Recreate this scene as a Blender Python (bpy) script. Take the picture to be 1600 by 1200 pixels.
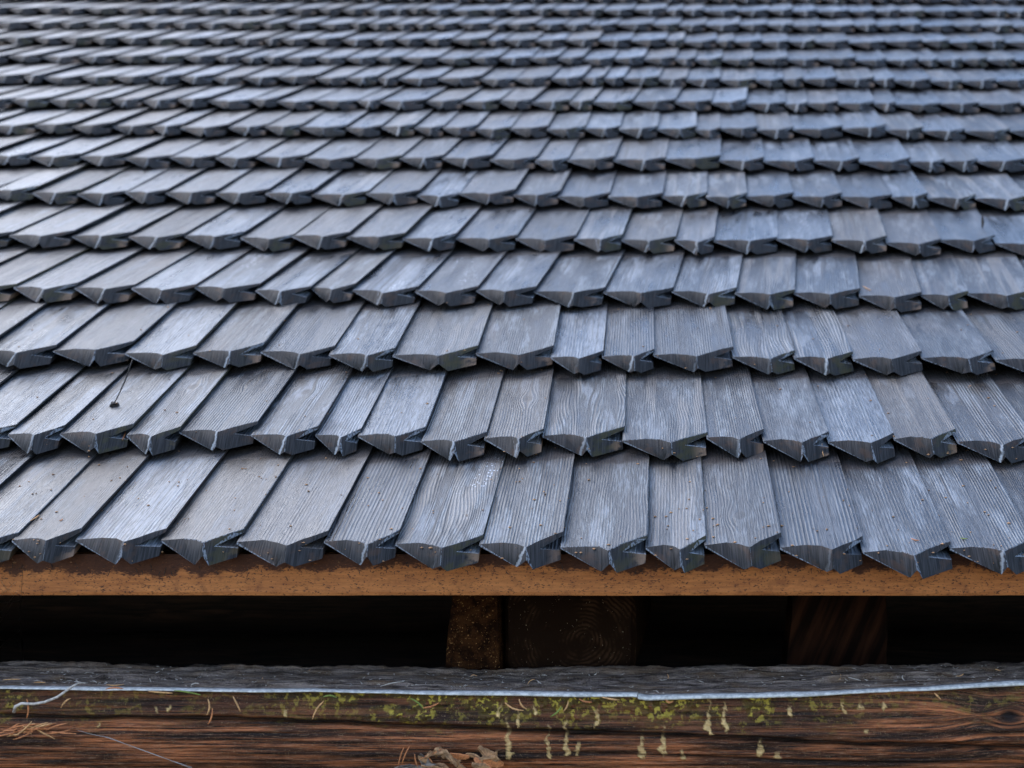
import bpy, bmesh, math, random
import numpy as np
from mathutils import Vector, Matrix
from mathutils import noise as mnoise

for o in list(bpy.data.objects):
    bpy.data.objects.remove(o)
S = bpy.context.scene
COL = S.collection
R = math.radians
rng = random.Random(11)
nrng = np.random.default_rng(5)

# ------------------------------------------------------------------ camera, sky, sun, exposure
F = 2222.0            # focal length in photograph pixels (50 mm on a 36 mm sensor, 1600 px wide)
PX0, PY0 = 1100.0, 600.0
PITCH = R(2.0)
ZC = 1.60             # eye height
cam_d = bpy.data.cameras.new('camera')
cam = bpy.data.objects.new('camera', cam_d); COL.objects.link(cam)
cam.location = (0, 0, ZC)
cam.rotation_euler = (R(90) + PITCH, 0, 0)
cam_d.sensor_width = 36.0
cam_d.lens = 50.0
cam_d.shift_x = -(PX0 - 800.0) / 1600.0
cam_d.clip_start = 0.02
cam_d.clip_end = 1000.0
cam_d.dof.use_dof = True
cam_d.dof.focus_distance = 1.92
cam_d.dof.aperture_fstop = 5.0
S.camera = cam

SUN_EL, SUN_AZ = R(50), R(-60)      # azimuth measured from +Y (into the picture) towards +X
world = bpy.data.worlds.new('World'); S.world = world
world.use_nodes = True
wn = world.node_tree.nodes; wl = world.node_tree.links
bg = wn['Background']
sky = wn.new('ShaderNodeTexSky'); sky.sky_type = 'NISHITA'; sky.sun_disc = False
sky.sun_elevation = SUN_EL
sky.sun_rotation = SUN_AZ
sky.air_density = 1.0; sky.dust_density = 0.9; sky.ozone_density = 1.0
wl.new(sky.outputs[0], bg.inputs[0])
bg.inputs[1].default_value = 0.13
sun_d = bpy.data.lights.new('sun', 'SUN')
sun_d.energy = 0.6
sun_d.angle = R(60)
sun_d.color = (1.0, 0.98, 0.95)
sun = bpy.data.objects.new('sun', sun_d); COL.objects.link(sun)
sdir = Vector((math.sin(SUN_AZ) * math.cos(SUN_EL), math.cos(SUN_AZ) * math.cos(SUN_EL), math.sin(SUN_EL)))
sun.rotation_euler = sdir.to_track_quat('Z', 'Y').to_euler()
S.view_settings.view_transform = 'Standard'
S.view_settings.look = 'None'
S.view_settings.gamma = 1.0
S.view_settings.exposure = 1.85
S.cycles.adaptive_threshold = 0.02
S.cycles.max_bounces = 4; S.cycles.diffuse_bounces = 3; S.cycles.glossy_bounces = 2; S.cycles.transmission_bounces = 1

def spot(px, py, Y):
    """world point at depth Y that the photograph shows at (px, py)"""
    u = (px - PX0) / F; v = -(py - PY0) / F
    dy = math.cos(PITCH) - v * math.sin(PITCH)
    t = Y / dy
    return Vector((u * t, Y, ZC + t * (math.sin(PITCH) + v * math.cos(PITCH))))

# ------------------------------------------------------------------ helpers
def link_mesh(name, me, mat, parent=None):
    o = bpy.data.objects.new(name, me); COL.objects.link(o)
    if mat is not None and len(me.materials) == 0:
        me.materials.append(mat)
    if parent is not None:
        o.parent = parent
        o.matrix_parent_inverse = Matrix.Identity(4)
    return o

def tag(o, label=None, cat=None, group=None, kind=None):
    if label: o['label'] = label
    if cat: o['category'] = cat
    if group: o['group'] = group
    if kind: o['kind'] = kind
    return o

def mesh_from(name, verts, faces):
    me = bpy.data.meshes.new(name); me.from_pydata([tuple(v) for v in verts], [], faces); me.update(); return me

def hash2(ix, iy, seed):
    n = (ix.astype(np.int64) * 374761393 + iy.astype(np.int64) * 668265263 + seed * 974634777) & 0x7fffffff
    n = ((n ^ (n >> 13)) * 1274126177) & 0x7fffffff
    n = n ^ (n >> 16)
    return (n & 0xffff) / 65535.0

def vnoise(x, y, seed=0):
    ix = np.floor(x); iy = np.floor(y)
    fx = x - ix; fy = y - iy
    fx = fx * fx * (3 - 2 * fx); fy = fy * fy * (3 - 2 * fy)
    a = hash2(ix, iy, seed); b = hash2(ix + 1, iy, seed); c = hash2(ix, iy + 1, seed); d = hash2(ix + 1, iy + 1, seed)
    return (a * (1 - fx) + b * fx) * (1 - fy) + (c * (1 - fx) + d * fx) * fy

def fbm(x, y, seed=0, oct=4, gain=0.5):
    s = 0.0; a = 1.0; t = 0.0
    for i in range(oct):
        s = s + a * vnoise(x, y, seed + i * 17); t += a; a *= gain; x = x * 2.03; y = y * 2.03
    return s / t

def sstep(a, b, x):
    t = np.clip((x - a) / (b - a), 0, 1)
    return t * t * (3 - 2 * t)

# ------------------------------------------------------------------ node material helpers
class NT:
    def __init__(self, name):
        self.m = bpy.data.materials.new(name); self.m.use_nodes = True
        self.t = self.m.node_tree; self.n = self.t.nodes; self.l = self.t.links
        self.b = self.n['Principled BSDF']
    def put(self, v, sock):
        if isinstance(v, (int, float)):
            sock.default_value = v
        elif isinstance(v, tuple):
            sock.default_value = v if len(v) == len(sock.default_value) else tuple(v) + (1.0,)
        else:
            self.l.new(v, sock)
    def attr(self, name, out='Fac'):
        a = self.n.new('ShaderNodeAttribute'); a.attribute_name = name; return a.outputs[out]
    def math(self, op, a, b=0.0, c=None, clamp=False):
        m = self.n.new('ShaderNodeMath'); m.operation = op; m.use_clamp = clamp
        self.put(a, m.inputs[0]); self.put(b, m.inputs[1])
        if c is not None: self.put(c, m.inputs[2])
        return m.outputs[0]
    def vmath(self, op, a, b):
        m = self.n.new('ShaderNodeVectorMath'); m.operation = op
        self.put(a, m.inputs[0]); self.put(b, m.inputs[1]); return m.outputs[0]
    def sep(self, v):
        s = self.n.new('ShaderNodeSeparateXYZ'); self.put(v, s.inputs[0]); return s.outputs
    def comb(self, x, y, z):
        s = self.n.new('ShaderNodeCombineXYZ'); self.put(x, s.inputs[0]); self.put(y, s.inputs[1]); self.put(z, s.inputs[2]); return s.outputs[0]
    def noise(self, vec, scale=1.0, detail=3.0, rough=0.55, dist=0.0):
        n = self.n.new('ShaderNodeTexNoise'); self.put(vec, n.inputs['Vector'])
        n.inputs['Scale'].default_value = scale; n.inputs['Detail'].default_value = detail
        n.inputs['Roughness'].default_value = rough; n.inputs['Distortion'].default_value = dist
        return n.outputs[0]
    def voro(self, vec, scale=1.0, feature='F1'):
        n = self.n.new('ShaderNodeTexVoronoi'); n.feature = feature
        self.put(vec, n.inputs['Vector']); n.inputs['Scale'].default_value = scale
        return n.outputs
    def ramp(self, f, a, b, lo=0.0, hi=1.0):
        m = self.n.new('ShaderNodeMapRange'); m.interpolation_type = 'SMOOTHSTEP'
        self.put(f, m.inputs[0])
        for i, v in ((1, a), (2, b), (3, lo), (4, hi)): self.put(v, m.inputs[i])
        return m.outputs[0]
    def mix(self, f, a, b):
        m = self.n.new('ShaderNodeMix'); m.data_type = 'RGBA'
        self.put(f, m.inputs[0]); self.put(a, m.inputs[6]); self.put(b, m.inputs[7]); return m.outputs[2]
    def bump(self, h, strength=0.5, dist=0.001, normal=None):
        b = self.n.new('ShaderNodeBump'); b.inputs['Strength'].default_value = strength
        b.inputs['Distance'].default_value = dist; self.put(h, b.inputs['Height'])
        if normal is not None: self.l.new(normal, b.inputs['Normal'])
        return b.outputs[0]
    def obj(self):
        return self.n.new('ShaderNodeTexCoord').outputs['Object']
    def out(self, col=None, rough=None, normal=None, spec=None):
        if col is not None: self.put(col, self.b.inputs['Base Color'])
        if rough is not None: self.put(rough, self.b.inputs['Roughness'])
        if normal is not None: self.l.new(normal, self.b.inputs['Normal'])
        if spec is not None: self.put(spec, self.b.inputs['Specular IOR Level'])
        return self.m

E_ROW = 0.305   # exposure of one course

def shingle_material():
    t = NT('tarred_shingle_wood')
    lp = t.attr('lp', 'Vector'); rd = t.attr('rd'); fc = t.attr('fc'); rn = t.attr('rnd'); wd = t.attr('wd')
    x, y, z = t.sep(lp)
    off = t.math('MULTIPLY', rn, 37.0)
    r2 = t.math('FRACT', t.math('MULTIPLY', rn, 7.31)); r3 = t.math('FRACT', t.math('MULTIPLY', rn, 17.7))
    r4 = t.math('FRACT', t.math('MULTIPLY', rn, 29.3)); r5 = t.math('FRACT', t.math('MULTIPLY', rn, 53.9))
    def nz(fx, fy, o, detail, third=None):
        return t.noise(t.comb(t.math('MULTIPLY', x, fx), t.math('MULTIPLY', y if third is None else z, fy), t.math('ADD', off, o)), 1.0, detail, 0.6)
    # --- growth ring lines running along the shingle
    warp = nz(16.0, 4.0, 0.0, 1.0)
    xs = t.math('ADD', x, t.math('MULTIPLY', t.math('SUBTRACT', warp, 0.5), t.math('MULTIPLY_ADD', t.math('POWER', r4, 4.0), 0.035, 0.004)))
    # a knot on some shingles, the grain bending round it
    kdx = t.math('SUBTRACT', x, t.math('MULTIPLY', wd, t.math('MULTIPLY_ADD', r2, 0.5, 0.25)))
    kdy = t.math('SUBTRACT', y, t.math('MULTIPLY_ADD', r3, 0.16, 0.07))
    kd = t.math('SQRT', t.math('ADD', t.math('POWER', t.math('MULTIPLY', kdx, 140.0), 2.0), t.math('POWER', t.math('MULTIPLY', kdy, 70.0), 2.0)))
    khas = t.ramp(r5, 0.20, 0.17)
    xs = t.math('SUBTRACT', xs, t.math('MULTIPLY', t.math('MULTIPLY', kdx, khas), t.math('MULTIPLY', t.ramp(kd, 4.0, 0.6), 0.75)))
    per = t.math('MULTIPLY_ADD', r2, 650.0, 1150.0)
    ring = t.math('MULTIPLY_ADD', t.math('SINE', t.math('MULTIPLY_ADD', xs, per, off)), 0.5, 0.5)
    ring = t.math('POWER', ring, 1.5)
    band = nz(55.0, 2.5, 9.0, 1.0)
    ringamt = t.math('MULTIPLY', t.ramp(band, 0.34, 0.56), t.math('MULTIPLY_ADD', r3, 0.75, 0.25))
    fine = nz(900.0, 30.0, 2.0, 2.0)
    speck = nz(560.0, 300.0, 4.0, 1.0)
    patch = nz(38.0, 7.0, 3.0, 4.0)
    # --- colour of the weathered top
    tone = t.math('MULTIPLY_ADD', t.math('POWER', r5, 1.4), 0.048, 0.006)
    dark = t.comb(t.math('MULTIPLY', tone, 0.82), t.math('MULTIPLY', tone, 0.98), t.math('MULTIPLY', tone, 1.24))
    pale = t.comb(t.math('MULTIPLY_ADD', r2, 0.05, 0.20), t.math('MULTIPLY_ADD', r2, 0.035, 0.23), 0.27)
    f1 = t.math('MULTIPLY', t.ramp(fine, 0.44, 0.66), 0.6)
    f1 = t.math('ADD', f1, t.math('MULTIPLY', t.math('MULTIPLY', ring, ringamt), t.ramp(speck, .35, .65, .35, .95)))
    f1 = t.math('MULTIPLY', f1, t.ramp(patch, 0.30, 0.65, 0.25, 1.0), clamp=True)
    top = t.mix(f1, dark, pale)
    top = t.mix(t.math('MULTIPLY', t.ramp(patch, 0.55, 0.66), 0.55), top, (0.22, 0.235, 0.26))
    top = t.mix(t.math('MULTIPLY', t.ramp(warp, 0.54, 0.68), t.math('MULTIPLY', r2, 0.35)), top, (0.11, 0.075, 0.055))
    top = t.mix(t.math('MULTIPLY', t.ramp(patch, 0.52, 0.42), 0.92), top, (0.008, 0.009, 0.012))
    worn = t.math('MULTIPLY', t.ramp(r4, 0.72, 0.9), t.ramp(band, 0.50, 0.60))
    top = t.mix(t.math('MULTIPLY', worn, 0.5), top, (0.22, 0.19, 0.165))
    crk = t.noise(t.comb(t.math('MULTIPLY', xs, 150.0), t.math('MULTIPLY', y, 2.2), t.math('ADD', off, 20.0)), 1.0, 1.0)
    crack = t.math('MULTIPLY', t.ramp(crk, 0.575, 0.625), t.ramp(r3, 0.2, 0.5))
    top = t.mix(t.math('MULTIPLY', crack, 0.85), top, (0.012, 0.012, 0.014))
    top = t.mix(t.math('MULTIPLY', t.math('MULTIPLY', khas, 0.8), t.ramp(kd, 1.25, 0.7)), top, (0.012, 0.010, 0.010))
    pit = t.ramp(speck, 0.33, 0.26)
    top = t.mix(t.math('MULTIPLY', pit, 0.7), top, (0.015, 0.015, 0.018))
    # each shingle has weathered to its own tone: charcoal, silver or slightly brown
    r6 = t.math('FRACT', t.math('MULTIPLY', rn, 91.7))
    top = t.mix(t.ramp(r6, 0.45, 0.0, 0.0, 0.62), top, (0.012, 0.013, 0.017))
    top = t.mix(t.math('MULTIPLY', t.ramp(r6, 0.80, 1.0, 0.0, 0.5), t.ramp(fine, 0.35, 0.6)), top, (0.24, 0.25, 0.27))
    top = t.mix(t.math('MULTIPLY', t.ramp(r6, 0.55, 0.62, 0.0, 0.4), t.ramp(r6, 0.75, 0.68)), top, (0.10, 0.075, 0.055))
    # dried white droplets
    vo = t.voro(t.comb(t.math('MULTIPLY', x, 210.0), t.math('MULTIPLY', y, 140.0), off), 1.0)
    drop = t.math('MULTIPLY', t.ramp(t.math('SUBTRACT', vo[0], t.math('MULTIPLY', t.math('SUBTRACT', patch, 0.5), 0.6)), 0.24, 0.14), t.math('MULTIPLY', t.ramp(warp, 0.53, 0.60), t.ramp(r5, 0.84, 0.88)))
    top = t.mix(t.math('MULTIPLY', drop, 0.85), top, (0.66, 0.68, 0.72))
    # unpainted reddish wood, its colour darkened to deepen the shadow under the course above
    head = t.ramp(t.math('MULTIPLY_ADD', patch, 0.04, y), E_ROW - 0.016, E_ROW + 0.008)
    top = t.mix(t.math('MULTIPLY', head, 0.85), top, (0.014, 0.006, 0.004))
    # --- the sawn tip faces
    saw = nz(620.0, 40.0, 0.0, 1.0, 1)
    fpatch = nz(50.0, 90.0, 5.0, 3.0, 1)
    fcol = t.mix(t.ramp(saw, 0.3, 0.72), (0.0100, 0.0092, 0.0094), (0.036, 0.033, 0.034))
    fcol = t.mix(t.math('MULTIPLY', t.ramp(fpatch, 0.52, 0.68), 0.55), fcol, (0.060, 0.032, 0.020))
    green = t.math('MULTIPLY', t.ramp(r4, 0.65, 0.85), t.math('MULTIPLY', t.ramp(rd, 0.0, 0.02), t.ramp(fpatch, 0.40, 0.56)))
    fcol = t.mix(t.math('MULTIPLY', green, 0.6), fcol, (0.040, 0.036, 0.011))
    jaw = t.math('MULTIPLY', t.ramp(r2, 0.35, 0.7), t.ramp(t.math('DIVIDE', x, wd), 0.76, 0.96))
    jaw = t.math('MULTIPLY', jaw, t.ramp(z, -0.010, -0.014))
    jaw = t.math('MULTIPLY', jaw, t.ramp(fpatch, 0.38, 0.56))
    fcol = t.mix(t.math('MULTIPLY', jaw, 0.85), fcol, (0.24, 0.145, 0.095))
    rdd = t.math('ABSOLUTE', t.math('ADD', rd, t.math('MULTIPLY', t.math('SUBTRACT', fpatch, 0.45), 0.012)))
    streak = t.math('MULTIPLY', t.ramp(rdd, 0.0026, 0.0004), t.ramp(r3, 0.40, 0.85))
    streak = t.math('MULTIPLY', streak, t.ramp(fpatch, 0.30, 0.46))
    fcol = t.mix(t.math('MULTIPLY', streak, 0.75), fcol, (0.40, 0.41, 0.43))
    col = t.mix(fc, top, fcol)
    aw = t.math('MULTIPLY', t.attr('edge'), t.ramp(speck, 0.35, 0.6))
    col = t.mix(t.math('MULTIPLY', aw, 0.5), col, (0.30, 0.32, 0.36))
    rough = t.math('MULTIPLY_ADD', patch, 0.70, -0.02)
    rough = t.math('ADD', rough, t.math('MULTIPLY', r2, 0.16))
    rough = t.math('MAXIMUM', rough, t.math('MULTIPLY', head, 0.8))
    rough = t.math('MAXIMUM', rough, t.math('MULTIPLY', fc, 0.62))
    ntop = t.math('MULTIPLY_ADD', t.math('MULTIPLY', ring, ringamt), 0.9, t.math('MULTIPLY', fine, 0.8))
    ntop = t.math('SUBTRACT', ntop, t.math('MULTIPLY', pit, 0.8))
    h = t.math('ADD', t.math('MULTIPLY', ntop, t.math('SUBTRACT', 1.0, fc)), t.math('MULTIPLY', t.math('MULTIPLY', saw, 0.8), fc))
    nrm = t.bump(h, 0.8, 0.0013)
    return t.out(col, rough, nrm, t.math('MULTIPLY_ADD', fc, -0.40, 0.62))

def wood_material(name, dark, mid, light, gx=8.0, gz=260.0, rough=0.7, bump=0.6, axis='x'):
    t = NT(name)
    p = t.obj(); x, y, z = t.sep(p)
    if axis == 'z': x, z = z, x
    if axis == 'y': x, y = y, x
    wv = t.noise(t.comb(t.math('MULTIPLY', x, gx * .5), t.math('MULTIPLY', y, 9.0), t.math('MULTIPLY', z, 9.0)), 1.0, 2.0)
    zz = t.math('ADD', z, t.math('MULTIPLY', wv, 0.03)); yy = t.math('ADD', y, t.math('MULTIPLY', wv, 0.03))
    g = t.noise(t.comb(t.math('MULTIPLY', x, gx), t.math('MULTIPLY', yy, gz), t.math('MULTIPLY', zz, gz)), 1.0, 4.0, 0.6)
    b = t.noise(t.comb(t.math('MULTIPLY', x, gx * .6), t.math('MULTIPLY', yy, gz * .15), t.math('MULTIPLY', zz, gz * .15)), 1.0, 3.0)
    c = t.mix(t.ramp(g, 0.3, 0.7), dark, mid)
    c = t.mix(t.math('MULTIPLY', t.ramp(b, 0.5, 0.72), t.ramp(g, 0.35, 0.65)), c, light)
    return t.out(c, rough, t.bump(g, bump, 0.002), 0.3)

def beam_material():
    t = NT('weathered_beam_wood')
    p = t.obj(); x, y, z = t.sep(p)
    topm = t.attr('topm'); moss = t.attr('moss'); drip = t.attr('drip'); red = t.attr('red'); crackm = t.attr('crack'); gz = t.attr('gz'); knot = t.attr('knot')
    g = t.noise(t.comb(t.math('MULTIPLY', x, 10.0), t.math('MULTIPLY', y, 60.0), t.math('MULTIPLY', gz, 420.0)), 1.0, 4.0, 0.7)
    g2 = t.noise(t.comb(t.math('MULTIPLY', x, 5.0), 0.0, t.math('MULTIPLY', gz, 85.0)), 1.0, 3.0, 0.6)
    sp = t.noise(p, 620.0, 2.0, 0.6); sp2 = t.noise(p, 130.0, 3.0, 0.6)
    g3 = t.noise(t.comb(t.math('MULTIPLY', x, 60.0), 0.0, t.math('MULTIPLY', gz, 1100.0)), 1.0, 2.0, 0.6)
    c = t.mix(t.ramp(g, 0.34, 0.64), (0.014, 0.0055, 0.003), (0.145, 0.050, 0.021))
    c = t.mix(t.math('MULTIPLY', t.math('MULTIPLY', red, t.ramp(g2, 0.42, 0.64)), t.ramp(g, 0.36, 0.58)), c, (0.58, 0.18, 0.065))
    c = t.mix(t.math('MULTIPLY', t.ramp(g2, 0.49, 0.34), 0.8), c, (0.011, 0.006, 0.005))
    c = t.mix(t.math('MULTIPLY', t.ramp(g3, 0.46, 0.36), 0.55), c, (0.014, 0.008, 0.006))
    c = t.mix(t.math('MULTIPLY', t.math('MULTIPLY', t.ramp(g3, 0.58, 0.68), red), 0.5), c, (0.46, 0.26, 0.15))
    c = t.mix(t.math('MULTIPLY', t.ramp(sp, 0.63, 0.68), 0.5), c, (0.46, 0.30, 0.16))
    mossn = t.math('MULTIPLY', moss, t.ramp(sp2, 0.34, 0.54))
    c = t.mix(t.math('MULTIPLY', mossn, 0.75), c, (0.11, 0.070, 0.012))
    mv = t.math('MULTIPLY', moss, t.ramp(t.noise(p, 120.0, 3.0, 0.6), 0.52, 0.62))
    c = t.mix(t.math('MULTIPLY', mv, 0.9), c, (0.58, 0.41, 0.06))
    c = t.mix(t.math('MULTIPLY', drip, t.ramp(sp2, 0.2, 0.45, 0.55, 1.0)), c, (0.86, 0.54, 0.22))
    c = t.mix(knot, c, (0.018, 0.010, 0.008))
    tg = t.noise(t.comb(t.math('MULTIPLY', x, 22.0), t.math('MULTIPLY', y, 260.0), 0.0), 1.0, 4.0, 0.7)
    tp = t.noise(t.comb(t.math('MULTIPLY', x, 18.0), t.math('MULTIPLY', y, 30.0), 4.0), 1.0, 3.0)
    tc = t.mix(t.ramp(tg, 0.34, 0.64), (0.040, 0.025, 0.019), (0.33, 0.235, 0.185))
    tc = t.mix(t.math('MULTIPLY', t.ramp(tp, 0.46, 0.64), 0.6), tc, (0.17, 0.095, 0.052))
    tc = t.mix(t.math('MULTIPLY', t.ramp(sp, 0.60, 0.67), 0.7), tc, (0.40, 0.30, 0.18))
    tc = t.mix(t.math('MULTIPLY', t.ramp(sp, 0.42, 0.34), 0.7), tc, (0.02, 0.014, 0.012))
    c = t.mix(topm, c, tc)
    c = t.mix(crackm, c, (0.010, 0.007, 0.006))
    h = t.math('ADD', t.math('MULTIPLY', g, 1.0), t.math('MULTIPLY', sp2, 0.6))
    h = t.math('ADD', h, t.math('MULTIPLY', drip, 0.6))
    rough = t.math('MULTIPLY_ADD', topm, 0.40, 0.45)
    return t.out(c, rough, t.bump(h, 1.0, 0.0028), t.math('MULTIPLY_ADD', topm, -0.12, 0.22))

def board_material():
    t = NT('orange_eave_board_wood')
    p = t.obj(); x, y, z = t.sep(p)
    st = t.attr('stain')
    g = t.noise(t.comb(t.math('MULTIPLY', x, 30.0), t.math('MULTIPLY', y, 60.0), t.math('MULTIPLY', z, 300.0)), 1.0, 4.0, 0.6)
    b = t.noise(t.comb(t.math('MULTIPLY', x, 9.0), t.math('MULTIPLY', y, 9.0), t.math('MULTIPLY', z, 40.0)), 1.0, 3.0)
    s = t.noise(t.comb(t.math('MULTIPLY', x, 260.0), t.math('MULTIPLY', y, 300.0), t.math('MULTIPLY', z, 620.0)), 1.0, 2.0, 0.6)
    c = t.mix(t.ramp(g, 0.25, 0.75), (0.38, 0.118, 0.032), (0.60, 0.205, 0.056))
    c = t.mix(t.math('MULTIPLY', t.ramp(b, 0.45, 0.7), 0.5), c, (0.62, 0.22, 0.062))
    c = t.mix(t.math('MULTIPLY', t.ramp(t.noise(p, 55.0, 4.0, 0.65), 0.52, 0.68), 0.5), c, (0.24, 0.075, 0.024))
    c = t.mix(t.math('MULTIPLY', t.ramp(s, 0.59, 0.65), 0.85), c, (0.035, 0.016, 0.010))
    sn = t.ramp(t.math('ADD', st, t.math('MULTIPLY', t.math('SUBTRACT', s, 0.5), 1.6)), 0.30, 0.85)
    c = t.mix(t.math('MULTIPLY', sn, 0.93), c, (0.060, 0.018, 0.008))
    return t.out(c, 0.65, t.bump(t.math('ADD', g, s), 0.5, 0.0012), 0.3)

def plain(name, col, rough=0.7, var=0.35, scale=120.0, spec=0.3):
    t = NT(name); p = t.obj()
    n = t.noise(p, scale, 3.0, 0.6)
    dk = tuple(c * (1 - var) for c in col); lt = tuple(min(1, c * (1 + var)) for c in col)
    return t.out(t.mix(t.ramp(n, 0.3, 0.7), dk, lt), rough, t.bump(n, 0.3, 0.001), spec)

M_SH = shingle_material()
M_BEAM = beam_material()
M_BOARD = board_material()
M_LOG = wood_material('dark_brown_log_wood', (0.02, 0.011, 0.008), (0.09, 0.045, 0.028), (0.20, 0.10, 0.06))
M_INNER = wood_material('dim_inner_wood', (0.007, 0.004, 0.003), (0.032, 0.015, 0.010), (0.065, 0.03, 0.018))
M_SLANT = wood_material('slanted_grain_wood', (0.03, 0.014, 0.009), (0.16, 0.072, 0.04), (0.33, 0.17, 0.10), gx=6, gz=45, axis='z')
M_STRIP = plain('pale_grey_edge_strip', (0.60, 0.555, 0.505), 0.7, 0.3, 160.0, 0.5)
M_DECK = plain('roof_boarding', (0.05, 0.03, 0.02), 0.85)
M_TAN = plain('dry_needle_tan', (0.66, 0.34, 0.14), 0.6, 0.3, 300.0)
M_RUST = plain('dry_needle_rust', (0.56, 0.20, 0.075), 0.6, 0.3, 300.0)
M_DARKN = plain('wet_dark_needle', (0.022, 0.014, 0.011), 0.5, 0.3, 300.0)
M_PALE = plain('bleached_twig', (0.52, 0.43, 0.36), 0.7, 0.35, 250.0)
M_GREENN = plain('green_needle', (0.20, 0.24, 0.05), 0.6, 0.3, 300.0)
M_LEAF = plain('dry_leaf_brown', (0.36, 0.19, 0.09), 0.7, 0.5, 160.0)
M_STONE = plain('grey_wet_chip', (0.15, 0.115, 0.09), 0.5, 0.6, 160.0)
M_WEB = plain('spider_silk', (0.40, 0.36, 0.33), 0.5, 0.1, 60.0)
M_GROUND = plain('forest_floor', (0.07, 0.055, 0.035), 0.95, 0.5, 6.0)

# ------------------------------------------------------------------ ground
bm = bmesh.new()
GS = 40
for i in range(GS + 1):
    for j in range(GS + 1):
        gx = (i - GS / 2) * 10.0; gy = (j - GS / 2) * 10.0
        bm.verts.new((gx, gy, 0.0 if abs(gx) < 15 and abs(gy) < 15 else 0.35 * mnoise.noise(Vector((gx * .03, gy * .03, 0)))))
bm.verts.ensure_lookup_table()
for i in range(GS):
    for j in range(GS):
        a = i * (GS + 1) + j
        bm.faces.new([bm.verts[a], bm.verts[a + GS + 1], bm.verts[a + GS + 2], bm.verts[a + 1]])
me = bpy.data.meshes.new('ground'); bm.to_mesh(me); bm.free()
tag(link_mesh('ground', me, M_GROUND), kind='structure')

# ------------------------------------------------------------------ the building
bld = bpy.data.objects.new('wooden_building', None); COL.objects.link(bld)
bld.location = (0, 0, 0)
tag(bld, 'low wooden building with dark tarred shingle roof, orange eave board and log wall', 'building')

BETA = math.atan(1000.0 / F)              # roof plane relative to the optical axis
SLOPE = BETA + PITCH
EX = Vector((1, 0, 0)); DD = Vector((0, math.cos(SLOPE), math.sin(SLOPE))); NN = Vector((0, -math.sin(SLOPE), math.cos(SLOPE)))
Z0 = 1.783; DZ = E_ROW * math.cos(BETA)
O0 = spot(1100, 854, 1.789); O0.x = 0
DELTA = R(5.3)
NROWS = 19

# roof boarding under the shingles: a thick slab
def slab(name, x0, x1, s0, s1, n0, n1, mat, parent):
    v = []
    for n in (n0, n1):
        for (x, s) in ((x0, s0), (x1, s0), (x1, s1), (x0, s1)):
            v.append(O0 + EX * x + DD * s + NN * n)
    f = [(3, 2, 1, 0), (4, 5, 6, 7), (0, 1, 5, 4), (1, 2, 6, 5), (2, 3, 7, 6), (3, 0, 4, 7)]
    return link_mesh(name, mesh_from(name, v, f), mat, parent)
roof = slab('roof', -4.6, 3.2, 0.03, NROWS * E_ROW + 0.2, -0.085, -0.060, M_DECK, bld)
roof['label'] = 'slope covered with overlapping dark grey wooden shingles'

# tip corner positions of each course, in photograph pixels along the course
ROWX = [
 [-215, -105, 6, 106, 241, 366, 503, 618, 751, 879, 1013, 1106, 1225, 1354, 1492, 1625],
 [-110, 2, 84, 192, 270, 388, 489, 557, 660, 759, 849, 977, 1109, 1198, 1300, 1403, 1502, 1625],
 [-40, 69, 189, 294, 402, 513, 613, 744, 864, 943, 1024, 1149, 1246, 1338, 1446, 1560, 1670],
 [-90, 8, 105, 196, 294, 395, 479, 547, 648, 743, 835, 943, 1051, 1151, 1242, 1345, 1441, 1514, 1620],
 [-85, 2, 101, 192, 277, 370, 451, 538, 628, 709, 805, 898, 972, 1056, 1117, 1217, 1303, 1387, 1472, 1558, 1650],
 [-30, 40, 111, 187, 250, 329, 410, 483, 569, 651, 716, 802, 873, 952, 1036, 1106, 1168, 1242, 1318, 1397, 1453, 1527, 1610],
 [-35, 35, 113, 186, 258, 331, 393, 471, 550, 623, 689, 766, 837, 888, 960, 1041, 1126, 1195, 1274, 1345, 1424, 1478, 1529, 1605]]
VPX = [1030, 990, 1000, 1255, 1185, 1110, 1130, 1080, 1225, 1165, 1150, 1120, 1180, 1140, 1160, 1130, 1150, 1150, 1150]

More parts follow.
